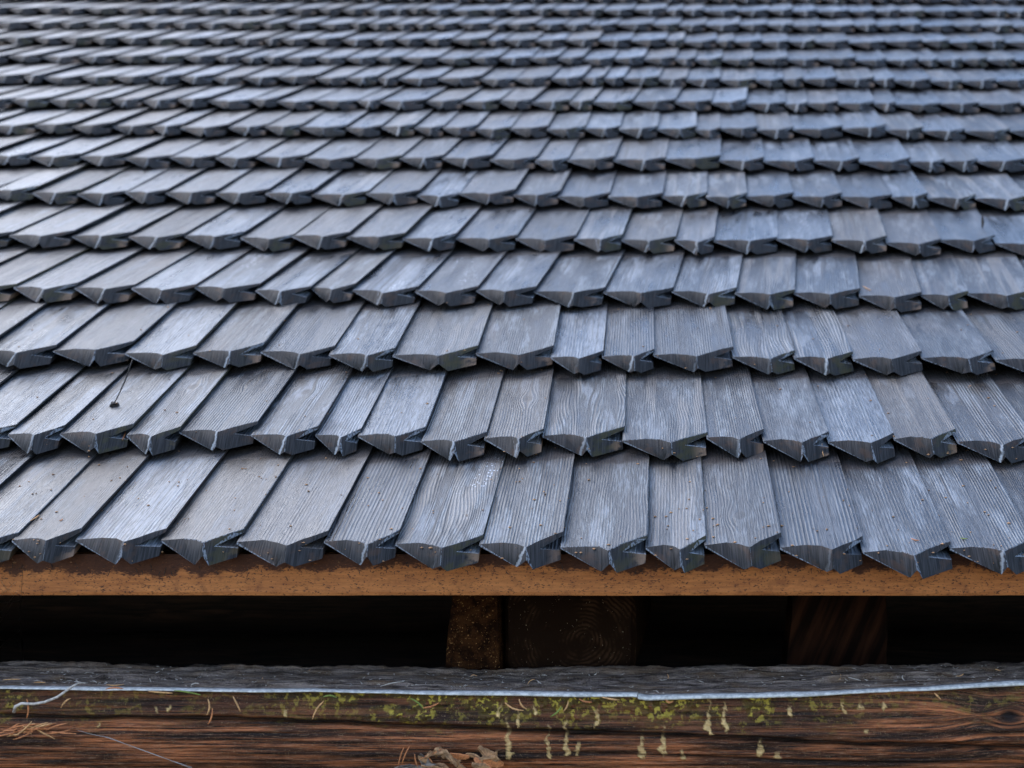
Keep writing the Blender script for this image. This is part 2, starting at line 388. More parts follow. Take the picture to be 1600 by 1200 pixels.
def shingle_bm(w, rnd, bev, r):
    """one grooved shingle: tongue on the left, split jaw on the right, pointed bevelled tip.  x across, y up the slope, z out"""
    bm = bmesh.new()
    L = 0.43; ZS = 0.88
    k = w / 0.105
    pl = [0.0185, 0.0190, 0.0120, 0.0, 0.0130, 0.0235, 0.033]
    pl = [(p + r.uniform(-.0022, .0022)) * (0.75 + 0.25 * k) for p in pl]
    vx = r.uniform(0.50, 0.60); p1 = r.uniform(.03, .11); p2 = r.uniform(.07, .14)
    fr_x = [0, vx * .46, vx * .78, vx, vx + .34 * (1 - vx), vx + .68 * (1 - vx), 1]
    xs = [-0.004] + [q * w for q in fr_x[1:-1]] + [w - 0.0012]
    ztop = [-0.008 + 0.008 * q for q in fr_x]
    cup = r.uniform(-0.0022, 0.0016)
    ys = [None, 0.075, 0.16, 0.25, L]
    rows = []
    ph = r.uniform(0, 100)
    for j, yv in enumerate(ys):
        row = []
        for i in range(7):
            yy = pl[i] if yv is None else yv
            zz = ztop[i] + cup * (1 - abs(i - 3) / 3.0)
            zz += 0.0011 * mnoise.noise(Vector((xs[i] * 18, yy * 11, ph)))
            row.append(bm.verts.new((xs[i], yy, zz * ZS)))
        rows.append(row)
    for j in range(4):
        for i in range(6):
            bm.faces.new([rows[j][i], rows[j][i + 1], rows[j + 1][i + 1], rows[j + 1][i]])
    SL = 1.25
    def plan(x):
        for a in range(6):
            if x <= xs[a + 1]:
                t = (x - xs[a]) / (xs[a + 1] - xs[a]); return pl[a] + t * (pl[a + 1] - pl[a]), ztop[a] + t * (ztop[a + 1] - ztop[a])
        return pl[6], ztop[6]
    def low(x, z, j=0.0007):
        p, zt = plan(x)
        return (x + r.uniform(-j, j), p + SL * (z - zt) * ZS + r.uniform(-j, j), z * ZS)
    prof = [(-0.004, -0.0102), ((vx - p1) * w, -0.0278), ((vx + .01) * w, -r.uniform(.0165, .0235)), ((vx + p2) * w, -0.0288),
            (w - 0.004, -0.0274), (w - 0.004, -0.0182), (w - 0.030 * min(k, 1.1), -0.0110), (w - 0.0012, -0.0042)]
    fr = [bm.verts.new(low(x, z)) for x, z in prof]
    def tz(z): return (z * 0.55 - 0.002) * ZS
    bk = [bm.verts.new((x, L, tz(z) if z > -.012 or i in (6, 7) else z * .62 * ZS)) for i, (x, z) in enumerate(prof)]
    A, P1, N, P2, RB, ML, G, MU = fr
    T = rows[0]; V = T[3]
    l_fc = bm.faces.layers.float.new('fc'); l_ed = bm.faces.layers.float.new('edge'); l_sd = bm.faces.layers.int.new('side')
    for f in ((T[0], A, P1), (T[0], P1, T[1]), (T[1], P1, T[2]), (T[2], P1, V)):
        nf = bm.faces.new(f); nf[l_sd] = 1
    for f in ((V, P1, N), (V, N, P2), (V, P2, G), (P2, RB, G), (RB, ML, G), (V, G, T[4]), (T[4], G, T[5]), (G, MU, T[5]), (MU, T[6], T[5])):
        nf = bm.faces.new(f); nf[l_sd] = 2
    for i in range(7):
        bm.faces.new([fr[i], bk[i], bk[i + 1], fr[i + 1]])
    # edge walls: tongue edge and upper jaw edge
    B = rows[-1]
    prev = [r_[0] for r_ in rows]
    bm.faces.new([A] + prev + [bk[0]])
    right = [r_[6] for r_ in rows]
    bm.faces.new([MU, bk[7]] + right[::-1])
    bm.faces.new(list(reversed(B)) + bk[:])
    bmesh.ops.recalc_face_normals(bm, faces=bm.faces[:])
    if bev:
        es = [e for e in bm.edges if len(e.link_faces) == 2 and e.calc_face_angle(0) > 0.5 and max(v.co.z for v in e.verts) > -0.012 and
              (sum(v.co.y for v in e.verts) / 2 < 0.06 or (min(v.co.x for v in e.verts) > w - 0.002 and min(v.co.z for v in e.verts) > -0.002))]
        bmesh.ops.bevel(bm, geom=es, offset=0.0008, segments=1, affect='EDGES', clamp_overlap=True)
    bm.normal_update()
    lay_lp = bm.verts.layers.float_vector.new('lp')
    l_rd = bm.verts.layers.float.new('rd'); l_rn = bm.verts.layers.float.new('rnd'); l_wd = bm.verts.layers.float.new('wd')
    for v in bm.verts:
        c = v.co
        p, zt = plan(c.x)
        dep = max(0.0, (zt * ZS - c.z))
        v[lay_lp] = c
        v[l_rd] = c.x - (vx * w - p1 * w * min(1.0, dep / 0.0185))
        v[l_rn] = rnd; v[l_wd] = w
    for f in bm.faces:
        f[l_fc] = 1.0 if (f.normal.z < 0.86 or f[l_sd]) else 0.0
        f[l_ed] = 1.0 if bev and f.calc_area() < 0.00012 and f.calc_perimeter() > 0 and f.calc_area() / f.calc_perimeter() ** 2 < 0.02 else 0.0
        f.smooth = f.normal.z > 0.9 or f[l_sd] > 0
    for e in bm.edges:
        if len(e.link_faces) == 2:
            fa, fb = e.link_faces
            if fa[l_sd] != fb[l_sd] or (fa[l_sd] == 0 and e.calc_face_angle(0) > 0.2): e.smooth = False
    return bm

def frame(k, X, r):
    zk = Z0 + k * DZ
    psi = math.atan((VPX[k] - PX0) * math.cos(BETA - DELTA) / F) + R(r.uniform(-.35, .35))
    d = DELTA + R(r.uniform(-.35, .35))
    a = DD * math.cos(psi) + EX * math.sin(psi)
    xx = EX * math.cos(psi) - DD * math.sin(psi)
    ay = a * math.cos(d) - NN * math.sin(d)
    roll = R(r.gauss(0, .8))
    nz = xx.cross(ay)
    xx2 = xx * math.cos(roll) + nz * math.sin(roll); nz2 = xx2.cross(ay)
    org = O0 + EX * X + DD * (k * E_ROW - 0.022 * (X + 0.25) + r.gauss(0, .0042)) + NN * r.uniform(-.001, .0022)
    m = Matrix((xx2, ay, nz2)).transposed().to_4x4(); m.translation = org
    return m

rest = bmesh.new()
rest_meshes = []
n_ind = 0
for k in range(NROWS):
    r = random.Random(100 + k)
    zk = Z0 + k * DZ
    if k < len(ROWX):
        X = [(p - PX0) * zk / F for p in ROWX[k]]
    else:
        X = [(-20 - PX0) * zk / F + r.uniform(-.05, .05)]
        while X[-1] < (1610 - PX0) * zk / F:
            X.append(X[-1] + 0.1 * r.choice([0.62, .8, .9, .95, 1, 1, 1.05, 1.1, 1.15, 1.25]) * r.uniform(.96, 1.04))
    nvis = len(X) - 1
    X0v = X[0]; X1v = X[-1]
    while X[0] > X0v - 0.9: X.insert(0, X[0] - 0.1 * r.uniform(.7, 1.25))
    while X[-1] < X1v + 0.9: X.append(X[-1] + 0.1 * r.uniform(.7, 1.25))
    for i in range(len(X) - 1):
        w = X[i + 1] - X[i]
        xc = (X[i] + X[i + 1]) / 2
        vis = X0v - 1e-6 <= X[i] and X[i + 1] <= X1v + 1e-6
        M = frame(k, X[i], r)
        rv = r.random()
        ind = vis and k <= 10 and n_ind < 300
        sb = shingle_bm(w, rv, ind, r)
        me = bpy.data.meshes.new('shingle')
        sb.to_mesh(me); sb.free()
        if ind:
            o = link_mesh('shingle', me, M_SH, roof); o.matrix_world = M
            n_ind += 1
        else:
            me.transform(M); rest.from_mesh(me); bpy.data.meshes.remove(me)
me = bpy.data.meshes.new('shingles'); rest.to_mesh(me); rest.free()
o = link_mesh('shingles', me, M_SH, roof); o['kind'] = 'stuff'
print('individual shingles', n_ind)

# ---- eave board under the lowest course
BY = 1.838
zb = spot(800, 930, BY).z; zt = spot(800, 866, BY).z
xs = np.linspace(-2.2, 1.7, 700); zs = np.linspace(0, 1, 14)
V = []; stain = []
for t in zs:
    for x in xs:
        wob = 0.0013 * mnoise.noise(Vector((x * 5, t, 0))) + 0.0007 * mnoise.noise(Vector((x * 45, t, 0)))
        V.append((x, BY + 0.0006 * mnoise.noise(Vector((x * 40, t * 4, 3))) + (0.0015 if t == 0 else 0), zb + t * (zt - zb) + wob * (1 - t)))
xx, tt = np.meshgrid(xs, zs)
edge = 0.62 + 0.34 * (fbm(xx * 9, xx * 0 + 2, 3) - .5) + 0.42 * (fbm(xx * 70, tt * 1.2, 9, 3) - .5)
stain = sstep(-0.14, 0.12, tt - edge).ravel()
nx = len(xs); nz_ = len(zs)
Fc = [(j * nx + i, j * nx + i + 1, (j + 1) * nx + i + 1, (j + 1) * nx + i) for j in range(nz_ - 1) for i in range(nx - 1)]
b0 = len(V)
for j in (0, nz_ - 1):
    for x in (xs[0], xs[-1]):
        V.append((x, BY + 0.032, zb if j == 0 else zt))
Fc += [(nx * (nz_ - 1),) + tuple(range(nx * (nz_ - 1) + 1, nx * nz_)) + (b0 + 3, b0 + 2), tuple(range(nx - 1, -1, -1)) + (b0, b0 + 1), (b0 + 1, b0, b0 + 2, b0 + 3)]
me = mesh_from('eave_board', V, Fc)
at = me.attributes.new('stain', 'FLOAT', 'POINT')
at.data.foreach_set('value', np.concatenate([stain, np.zeros(4)]).astype(np.float32))
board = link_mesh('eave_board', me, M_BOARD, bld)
board['label'] = 'bright orange-brown board running under the lowest shingle course'

# ---- the beam below the gap: dense surface with cracks, moss, drip stains and a knot
YF = 1.815
NXB = 2000
bx = np.linspace(-1.65, 1.15, NXB)
pxs = PX0 + bx * F / YF                       # photograph column seen at each x
edge_y = np.interp(pxs, [-200, 0, 250, 500, 800, 990, 1000, 1010, 1250, 1600, 1800], [1068, 1073, 1077, 1079, 1084, 1086, 1087, 1089, 1083, 1066, 1060])
back_y = np.interp(pxs, [-200, 0, 150, 320, 560, 690, 700, 790, 940, 1100, 1400, 1600], [1036, 1038, 1040, 1044, 1046, 1047, 1050, 1049, 1046, 1043, 1040, 1040])
crack_y = np.interp(pxs, [-200, 0, 300, 560, 760, 1060, 1330, 1600, 1800], [1112, 1116, 1121, 1129, 1135, 1148, 1160, 1166, 1170])
def zat(py, Y): return np.array([spot(800, p, Y).z for p in py])
ze = zat(edge_y, YF)
YB = 1.965
zbk = zat(back_y, YB)
zcr = zat(crack_y, YF)
zbot = spot(800, 1235, YF).z
NTOP, NFR = 26, 92
P = []; topm = []
# top face from the back edge to the front edge
for j in range(NTOP):
    t = j / (NTOP - 1)
    Y = np.full(NXB, YB + (YF + 0.004 - YB) * t)
    Z = zbk + (ze - zbk) * t
    rough = (fbm(bx * 14, Y * 260, 31, 4) - .5) * 0.009 + (fbm(bx * 45, Y * 300, 37, 3) - .5) * 0.003
    flake = sstep(0.50, 0.52, fbm(bx * 4, Y * 60, 41, 3)) * 0.0035 - 0.006 * sstep(.60, .66, fbm(bx * 3.5, Y * 130, 47, 2))
    Z = Z + (rough + flake) * (1 - t ** 6) + (fbm(bx * 120, bx * 0, 91, 2) - .5) * 0.003 * (1 - t) ** 8
    P.append(np.stack([bx, Y, Z], 1)); topm.append(np.ones(NXB))
gzs = [np.zeros(NXB)] * NTOP
mk = {n: [np.zeros(NXB)] * NTOP for n in ('moss', 'drip', 'red', 'crack', 'knot')}
mk = {n: list(v) for n, v in mk.items()}
DR = []  # drip runs: (px, top, bottom, half width)
rr = random.Random(4)
for (px, y0, y1, hw) in [(796, 1118, 1186, 5.5), (858, 1130, 1186, 4), (887, 1122, 1180, 5.5), (905, 1158, 1180, 5.5), (1003, 1140, 1185, 6.5), (1037, 1132, 1181, 6.5), (1066, 1170, 1186, 5),
                         (1186, 1152, 1182, 5), (1216, 1174, 1186, 7), (933, 1105, 1134, 4), (1107, 1092, 1148, 5), (1133, 1090, 1140, 5), (1232, 1090, 1118, 4), (1316, 1094, 1112, 5),
                         (1345, 1093, 1106, 6), (1378, 1089, 1108, 5), (785, 1098, 1120, 4), (811, 1100, 1135, 3), (836, 1100, 1116, 4), (252, 1103, 1111, 5), (270, 1100, 1110, 4), (1350, 1135, 1142, 5), (452, 1104, 1118, 4), (160, 1124, 1134, 4)]:
    DR.append((px, y0, y1, hw, rr.uniform(0, 99)))
kx, ky = 1576, 1117
zk_ = spot(800, ky, YF).z; xk_ = spot(kx, ky, YF).x
for j in range(NFR):
    t = j / (NFR - 1)
    Z = ze + (zbot - ze) * t - 0.0015
    py = PY0 * 0 + edge_y + (1235 - edge_y) * t
    # bulge of the face, grain relief, crack line and the step below it
    Y = YF - 0.011 * np.sin(np.clip(t, 0, 1) * 2.6) + 0.003 + 0.030 * t ** 3
    wob = (fbm(bx * 4, bx * 0 + 7, 13, 4) - .5) * 9 + (fbm(bx * 30, bx * 0 + 3, 15, 3) - .5) * 3
    dc = py - (crack_y + wob)
    cw = 2.0 + 2.6 * fbm(bx * 3, bx * 0, 19, 2)
    cm = np.exp(-(dc / cw) ** 2) * sstep(0.25, 0.5, fbm(bx * 2.2, bx * 0 + 1, 23, 2) + .2)
    wob2 = (fbm(bx * 3, bx * 0 + 17, 53, 4) - .5) * 16
    dc2 = py - (crack_y + 30 + wob2)
    cm2 = np.exp(-(dc2 / 2.2) ** 2) * sstep(0.42, 0.6, fbm(bx * 2, bx * 0 + 9, 57, 2))
    dc3 = py - (edge_y + 17 + wob * .8)
    cm3 = np.exp(-(dc3 / 1.3) ** 2) * sstep(0.5, 0.62, fbm(bx * 4, bx * 0 + 19, 59, 2)) * .7
    step = sstep(-2, 6, dc) * 0.0035
    Y = Y + step + 0.012 * cm + 0.005 * cm2 + 0.002 * cm3
    Y = Y + (fbm(bx * 7, Z * 420, 61, 4) - .5) * 0.0045 + (fbm(bx * 40, Z * 300, 67, 3) - .5) * 0.002
    rk = np.sqrt(((bx - xk_) / 1.25) ** 2 + (Z - zk_) ** 2)
    Y = Y - 0.006 * np.exp(-(rk / 0.024) ** 2) + 0.007 * np.exp(-(rk / 0.010) ** 2)
    P.append(np.stack([bx, Y, Z], 1)); topm.append(np.full(NXB, 0.0))
    below = (py - edge_y)
    msk = sstep(380, 620, pxs) * sstep(1330, 1150, pxs) * .9 + .38 * sstep(200, 0, pxs) + 0.22
    moss = msk * sstep(.36, .58, fbm(bx * 30, Z * 50, 77, 3) + .09) * sstep(64, 6, below + (fbm(bx * 18, bx * 0 + 5, 71, 3) - .5) * 50)
    drip = np.zeros(NXB)
    for (px, y0, y1, hw, ph) in DR:
        cx = px + 6.0 * (vnoise(py * .09, py * 0 + ph, 5) - .5) + 2.0 * (vnoise(py * .35, py * 0 + ph, 6) - .5)
        f = np.clip((py - y0) / (y1 - y0), 0, 1)
        wid = hw * (0.35 + 0.75 * f ** 1.5) * (0.5 + .9 * vnoise(py * .25, py * 0 + ph, 3))
        cx = cx + 9 * (fbm(pxs * .11, py * .09 + ph, 87, 3) - .5) + 4 * (fbm(pxs * .4, py * .35 + ph, 89, 2) - .5)
        d = sstep(1.15, .75, np.abs(pxs - cx) / wid) * sstep(y0 - 3, y0 + 3, py) * sstep(y1 + 2.5 - 7 * (np.abs(pxs - cx) / wid) ** 2, y1 - 2.0 - 7 * (np.abs(pxs - cx) / wid) ** 2, py)
        d = d * sstep(.22, .42, fbm(pxs * .16, py * .13 + ph, 83, 3) * .75 + .25 * f)
        drip = np.maximum(drip, d * (0.45 + 0.65 * f) * (0.6 + .6 * vnoise(py * .3, pxs * .2, 8)))
    red = 0.25 + 0.75 * np.maximum(sstep(-4, 14, dc), sstep(1150, 1450, pxs))
    Yd = -0.0035 * moss * sstep(.45, .62, fbm(bx * 150, Z * 170, 79, 3)) - 0.0010 * np.clip(drip, 0, 1)
    P[-1][:, 1] += Yd
    mk['moss'].append(moss); mk['drip'].append(np.clip(drip, 0, 1)); mk['red'].append(red)
    mk['crack'].append(np.clip(cm * .9 + cm2 * .8 + cm3 * .6, 0, 1)); mk['knot'].append(np.clip(np.exp(-(rk / 0.011) ** 2) * 1.1, 0, 1))
    gzs.append(Z + 0.016 * np.exp(-(rk / 0.05) ** 2) * np.sign(Z - zk_) * (1 - np.exp(-(rk / .02) ** 2)))
# back underside closes the section
for (Y, Z) in ((YF + 0.02, zbot - 0.004), (YB, zbot - 0.004), (YB + 0.002, None)):
    Zr = np.full(NXB, Z) if Z is not None else zbk - 0.004
    P.append(np.stack([bx, np.full(NXB, Y), Zr], 1)); topm.append(np.zeros(NXB)); gzs.append(Zr)
    for n in mk: mk[n].append(np.zeros(NXB))
P = np.concatenate(P); nr = len(topm)
faces = [(j * NXB + i, (j + 1) * NXB + i, (j + 1) * NXB + i + 1, j * NXB + i + 1) for j in range(nr - 1) for i in range(NXB - 1)]
faces += [((nr - 1) * NXB + i, i, i + 1, (nr - 1) * NXB + i + 1) for i in range(NXB - 1)]
faces += [tuple(j * NXB for j in range(nr)), tuple(j * NXB + NXB - 1 for j in range(nr - 1, -1, -1))]
me = bpy.data.meshes.new('beam'); me.from_pydata(P.tolist(), [], faces); me.update()
for n, arr in list(mk.items()) + [('topm', topm), ('gz', gzs)]:
    a = me.attributes.new(n, 'FLOAT', 'POINT'); a.data.foreach_set('value', np.concatenate(arr).astype(np.float32))
me.polygons.foreach_set('use_smooth', np.ones(len(me.polygons), dtype=bool))
beam = link_mesh('log', me, M_BEAM, bld)
beam['label'] = 'mossy brown top log with weathered grey upper face and pale drip stains'

# pale strip along the front arris, two overlapping lengths
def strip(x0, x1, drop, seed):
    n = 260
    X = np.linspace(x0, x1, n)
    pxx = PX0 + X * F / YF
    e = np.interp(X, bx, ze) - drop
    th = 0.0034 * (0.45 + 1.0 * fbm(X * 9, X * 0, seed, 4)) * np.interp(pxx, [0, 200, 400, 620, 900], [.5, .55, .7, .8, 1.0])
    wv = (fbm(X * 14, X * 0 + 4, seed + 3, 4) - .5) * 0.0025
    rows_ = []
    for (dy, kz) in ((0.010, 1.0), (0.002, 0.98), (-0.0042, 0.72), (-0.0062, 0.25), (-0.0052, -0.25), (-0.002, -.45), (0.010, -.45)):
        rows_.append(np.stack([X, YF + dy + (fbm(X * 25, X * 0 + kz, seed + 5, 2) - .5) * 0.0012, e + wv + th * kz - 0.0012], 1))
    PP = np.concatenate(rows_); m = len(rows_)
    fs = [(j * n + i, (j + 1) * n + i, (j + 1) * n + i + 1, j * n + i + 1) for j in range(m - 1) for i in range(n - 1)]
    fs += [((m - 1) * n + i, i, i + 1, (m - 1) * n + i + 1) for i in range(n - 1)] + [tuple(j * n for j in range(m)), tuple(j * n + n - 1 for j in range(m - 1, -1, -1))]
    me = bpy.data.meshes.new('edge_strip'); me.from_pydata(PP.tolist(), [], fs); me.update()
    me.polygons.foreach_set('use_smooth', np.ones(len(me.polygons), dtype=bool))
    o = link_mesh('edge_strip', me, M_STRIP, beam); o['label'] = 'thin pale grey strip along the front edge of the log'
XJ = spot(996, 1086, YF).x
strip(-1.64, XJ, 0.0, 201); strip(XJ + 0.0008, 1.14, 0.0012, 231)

# further logs of the wall down to the ground (below the frame)
def round_log(x0, x1, y, z, rad, mat, parent, seed, name='log', nseg=60, nring=18):
    V = []; Fs = []
    for i in range(nseg + 1):
        x = x0 + (x1 - x0) * i / nseg
        for j in range(nring):
            a = 2 * math.pi * j / nring
            rr_ = rad * (1 + 0.05 * mnoise.noise(Vector((x * 1.5, math.cos(a) * 1.5 + seed, math.sin(a) * 1.5))))
            V.append((x, y + rr_ * math.cos(a), z + rr_ * math.sin(a)))
    for i in range(nseg):
        for j in range(nring):
            a = i * nring + j; b = i * nring + (j + 1) % nring
            Fs.append((a, a + nring, b + nring, b))
    Fs += [tuple(range(nring)), tuple(range((nseg + 1) * nring - 1, nseg * nring - 1, -1))]
    me = mesh_from(name, V, Fs)
    for p in me.polygons: p.use_smooth = len(p.vertices) == 4
    return link_mesh(name, me, mat, parent)
zz = zbot - 0.085; q = 0
while zz > 0.0:
    round_log(-1.75, 1.25, YF + 0.095, zz, 0.094, M_LOG, bld, q * 7.7); zz -= 0.172; q += 1

# inside the gap: log end, short tapered post, slanted plank, rear wall logs
def log_end(pxl, pxr, pyt, pyb, Y, depth):
    c0 = spot((pxl + pxr) / 2, (pyt + pyb) / 2, Y); hw = (pxr - pxl) / 2 * Y / F; hh = (pyb - pyt) / 2 * Y / F
    n = 40; V = []; Fs = []
    rings = [(0.12, 0), (0.4, .001), (0.7, -.001), (0.93, 0), (1.0, 0.012)]
    V.append((c0.x, Y, c0.z))
    for (s, dy) in rings + [(1.0, depth)]:
        for j in range(n):
            a = 2 * math.pi * j / n
            ca, sa = math.cos(a), math.sin(a)
            p = (abs(ca) ** 5 + abs(sa) ** 5) ** (-1 / 5) * (1 + .05 * mnoise.noise(Vector((ca * 2, sa * 2, 7))))
            V.append((c0.x + hw * s * p * ca, Y + dy + .002 * mnoise.noise(Vector((s * 3 * ca, s * 3 * sa, 2))), c0.z + hh * s * p * sa))
    Fs += [(0, 1 + j, 1 + (j + 1) % n) for j in range(n)]
    for k in range(5):
        for j in range(n):
            a = 1 + k * n + j; b = 1 + k * n + (j + 1) % n
            Fs.append((a, a + n, b + n, b))
    me = mesh_from('log_end', V, Fs)
    bm_ = bmesh.new(); bm_.from_mesh(me); bmesh.ops.recalc_face_normals(bm_, faces=bm_.faces[:]); bm_.to_mesh(me); bm_.free()
    return c0, me
def ring_mat(c, hw):
    t = NT('log_end_rings'); p = t.obj(); x, y, z = t.sep(p)
    dx = t.math('SUBTRACT', x, c.x + 0.02); dz = t.math('SUBTRACT', z, c.z - 0.01)
    d = t.math('SQRT', t.math('ADD', t.math('MULTIPLY', dx, dx), t.math('MULTIPLY', dz, dz)))
    n = t.noise(p, 14.0, 4.0); d = t.math('ADD', d, t.math('MULTIPLY', n, 0.028))
    r_ = t.math('MULTIPLY_ADD', t.math('SINE', t.math('MULTIPLY', d, 1100.0)), 0.5, 0.5)
    n2 = t.noise(p, 35.0, 3.0)
    sp = t.noise(p, 420.0, 2.0)
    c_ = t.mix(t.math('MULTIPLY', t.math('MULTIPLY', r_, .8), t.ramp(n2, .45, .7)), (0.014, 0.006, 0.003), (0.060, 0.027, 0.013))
    c_ = t.mix(t.ramp(sp, .72, .77), c_, (0.5, 0.36, 0.24))
    return t.out(c_, 0.8, t.bump(n2, 0.6, 0.006), 0.04)
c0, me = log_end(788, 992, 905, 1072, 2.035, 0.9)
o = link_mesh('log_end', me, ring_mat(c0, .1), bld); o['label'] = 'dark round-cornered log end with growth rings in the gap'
bm = bmesh.new()
pts = [(707, 925), (776, 925), (783, 1075), (692, 1075)]
fv = []
for dY in (0.0, 0.09):
    for (a, b) in pts:
        s_ = spot(a, b, 2.02); fv.append(bm.verts.new((s_.x, s_.y + dY, s_.z)))
for f in ((0, 1, 2, 3), (7, 6, 5, 4), (0, 4, 5, 1), (1, 5, 6, 2), (2, 6, 7, 3), (3, 7, 4, 0)): bm.faces.new([fv[i] for i in f])
bmesh.ops.subdivide_edges(bm, edges=bm.edges[:], cuts=7, use_grid_fill=True)
for v in bm.verts: v.co += Vector((.002 * mnoise.noise(v.co * 30), .003 * mnoise.noise(v.co * 40 + Vector((5, 5, 5))), 0))
bmesh.ops.recalc_face_normals(bm, faces=bm.faces[:])
me = bpy.data.meshes.new('wedge_post'); bm.to_mesh(me); bm.free()
tp = NT('litter_covered_wood'); p_ = tp.obj()
n_ = tp.noise(p_, 60.0, 4.0, .65); s1 = tp.noise(p_, 380.0, 2.0, .6)
c_ = tp.mix(tp.ramp(n_, .35, .65), (0.012, 0.004, 0.002), (0.060, 0.021, 0.007)); c_ = tp.mix(tp.ramp(s1, .64, .72), c_, (0.46, 0.22, 0.08))
c_ = tp.mix(tp.ramp(s1, .38, .30), c_, (0.012, 0.007, 0.005))
o = link_mesh('wedge_post', me, tp.out(c_, .85, tp.bump(s1, .8, .003), .05), bld); o['label'] = 'short brown tapered block speckled with litter'

bm = bmesh.new()
pts = [(1242, 915), (1384, 915), (1388, 1075), (1226, 1075)]; fv = []
for dY in (0.0, 0.12):
    for (a, b) in pts:
        s_ = spot(a, b, 2.22); fv.append(bm.verts.new((s_.x, s_.y + dY, s_.z)))
for f in ((0, 1, 2, 3), (7, 6, 5, 4), (0, 4, 5, 1), (1, 5, 6, 2), (2, 6, 7, 3), (3, 7, 4, 0)): bm.faces.new([fv[i] for i in f])
bmesh.ops.subdivide_edges(bm, edges=bm.edges[:], cuts=5, use_grid_fill=True)
for v in bm.verts: v.co += Vector((.004 * mnoise.noise(v.co * 20), .008 * mnoise.noise(v.co * 14 + Vector((5, 5, 5))), 0))
bmesh.ops.recalc_face_normals(bm, faces=bm.faces[:])
me = bpy.data.meshes.new('inner_post'); bm.to_mesh(me); bm.free()
t = NT('slanted_grain_wood'); x, y, z = t.sep(t.obj())
u = t.math('ADD', x, t.math('MULTIPLY', z, -0.42)); v_ = t.math('ADD', z, t.math('MULTIPLY', x, 0.42))
g = t.noise(t.comb(t.math('MULTIPLY', u, 55.0), 0.0, t.math('MULTIPLY', v_, 5.0)), 1.0, 3.0, .6)
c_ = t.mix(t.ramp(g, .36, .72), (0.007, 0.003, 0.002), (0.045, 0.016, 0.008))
o = link_mesh('inner_post', me, t.out(c_, .8, t.bump(g, .4, .004), .05), bld); o['label'] = 'dim brown post with slanting grain seen through the gap'
zi = spot(800, 930, 2.6).z
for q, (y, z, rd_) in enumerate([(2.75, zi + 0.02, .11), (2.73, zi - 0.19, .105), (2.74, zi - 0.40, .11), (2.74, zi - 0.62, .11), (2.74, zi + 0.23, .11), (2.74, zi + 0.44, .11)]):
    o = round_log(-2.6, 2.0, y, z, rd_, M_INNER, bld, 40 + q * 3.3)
# end walls and inner floor that close the space under the roof
def box(name, a, b, mat, parent):
    v = [(x, y, z) for z in (a[2], b[2]) for (x, y) in ((a[0], a[1]), (b[0], a[1]), (b[0], b[1]), (a[0], b[1]))]
    f = [(3, 2, 1, 0), (4, 5, 6, 7), (0, 1, 5, 4), (1, 2, 6, 5), (2, 3, 7, 6), (3, 0, 4, 7)]
    return link_mesh(name, mesh_from(name, v, f), mat, parent)
box('light_leak_panel', (-2.7, 2.86, 0), (2.1, 2.9, 1.84), M_INNER, bld)  # unseen added panel, stops light leaking in between the rear logs
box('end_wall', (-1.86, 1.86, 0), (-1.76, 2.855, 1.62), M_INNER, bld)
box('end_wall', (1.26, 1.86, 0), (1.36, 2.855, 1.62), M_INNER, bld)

# ------------------------------------------------------------------ loose things: needles, twigs, chips, cobweb
def tube_mesh(name, pts, rads, sides=5):
    V = []; Fs = []
    n = len(pts)
    for i, p in enumerate(pts):
        a = pts[max(0, i - 1)]; b = pts[min(n - 1, i + 1)]
        d = (Vector(b) - Vector(a)).normalized()
        u = d.cross(Vector((0.13, 0.31, 0.94))).normalized(); w = d.cross(u)
        for j in range(sides):
            an = 2 * math.pi * j / sides
            V.append(Vector(p) + (u * math.cos(an) + w * math.sin(an)) * rads[i])
    for i in range(n - 1):
        for j in range(sides):
            a = i * sides + j; b = i * sides + (j + 1) % sides
            Fs.append((a, b, b + sides, a + sides))
    Fs += [tuple(range(sides - 1, -1, -1)), tuple(range((n - 1) * sides, n * sides))]
    me = mesh_from(name, V, Fs)
    for p in me.polygons: p.use_smooth = True
    return me

def curved(a, b, bend, n=5, thick=0.0006, taper=.45):
    a = Vector(a); b = Vector(b); d = b - a
    side = d.cross(Vector((0, -1, 0.2)))
    side = side.normalized() if side.length > 1e-6 else Vector((0, 0, 1))
    pts = []; rads = []
    for i in range(n):
        t = i / (n - 1)
        pts.append(a + d * t + side * bend * math.sin(math.pi * t)); rads.append(thick * (1 - (1 - taper) * abs(2 * t - 1) ** 2))
    return pts, rads

def needle(name, a, b, mat, label, cat, group=None, bend=0.001, thick=0.0007):
    pts, rads = curved(a, b, bend, 5, thick)
    o = link_mesh(name, tube_mesh(name, pts, rads), mat)
    tag(o, label, cat, group); return o

def beam_top_z(x, y):
    i = int(np.clip(np.searchsorted(bx, x), 1, NXB - 1))
    t = (YB - y) / (YB - YF)
    return zbk[i] + (ze[i] - zbk[i]) * t
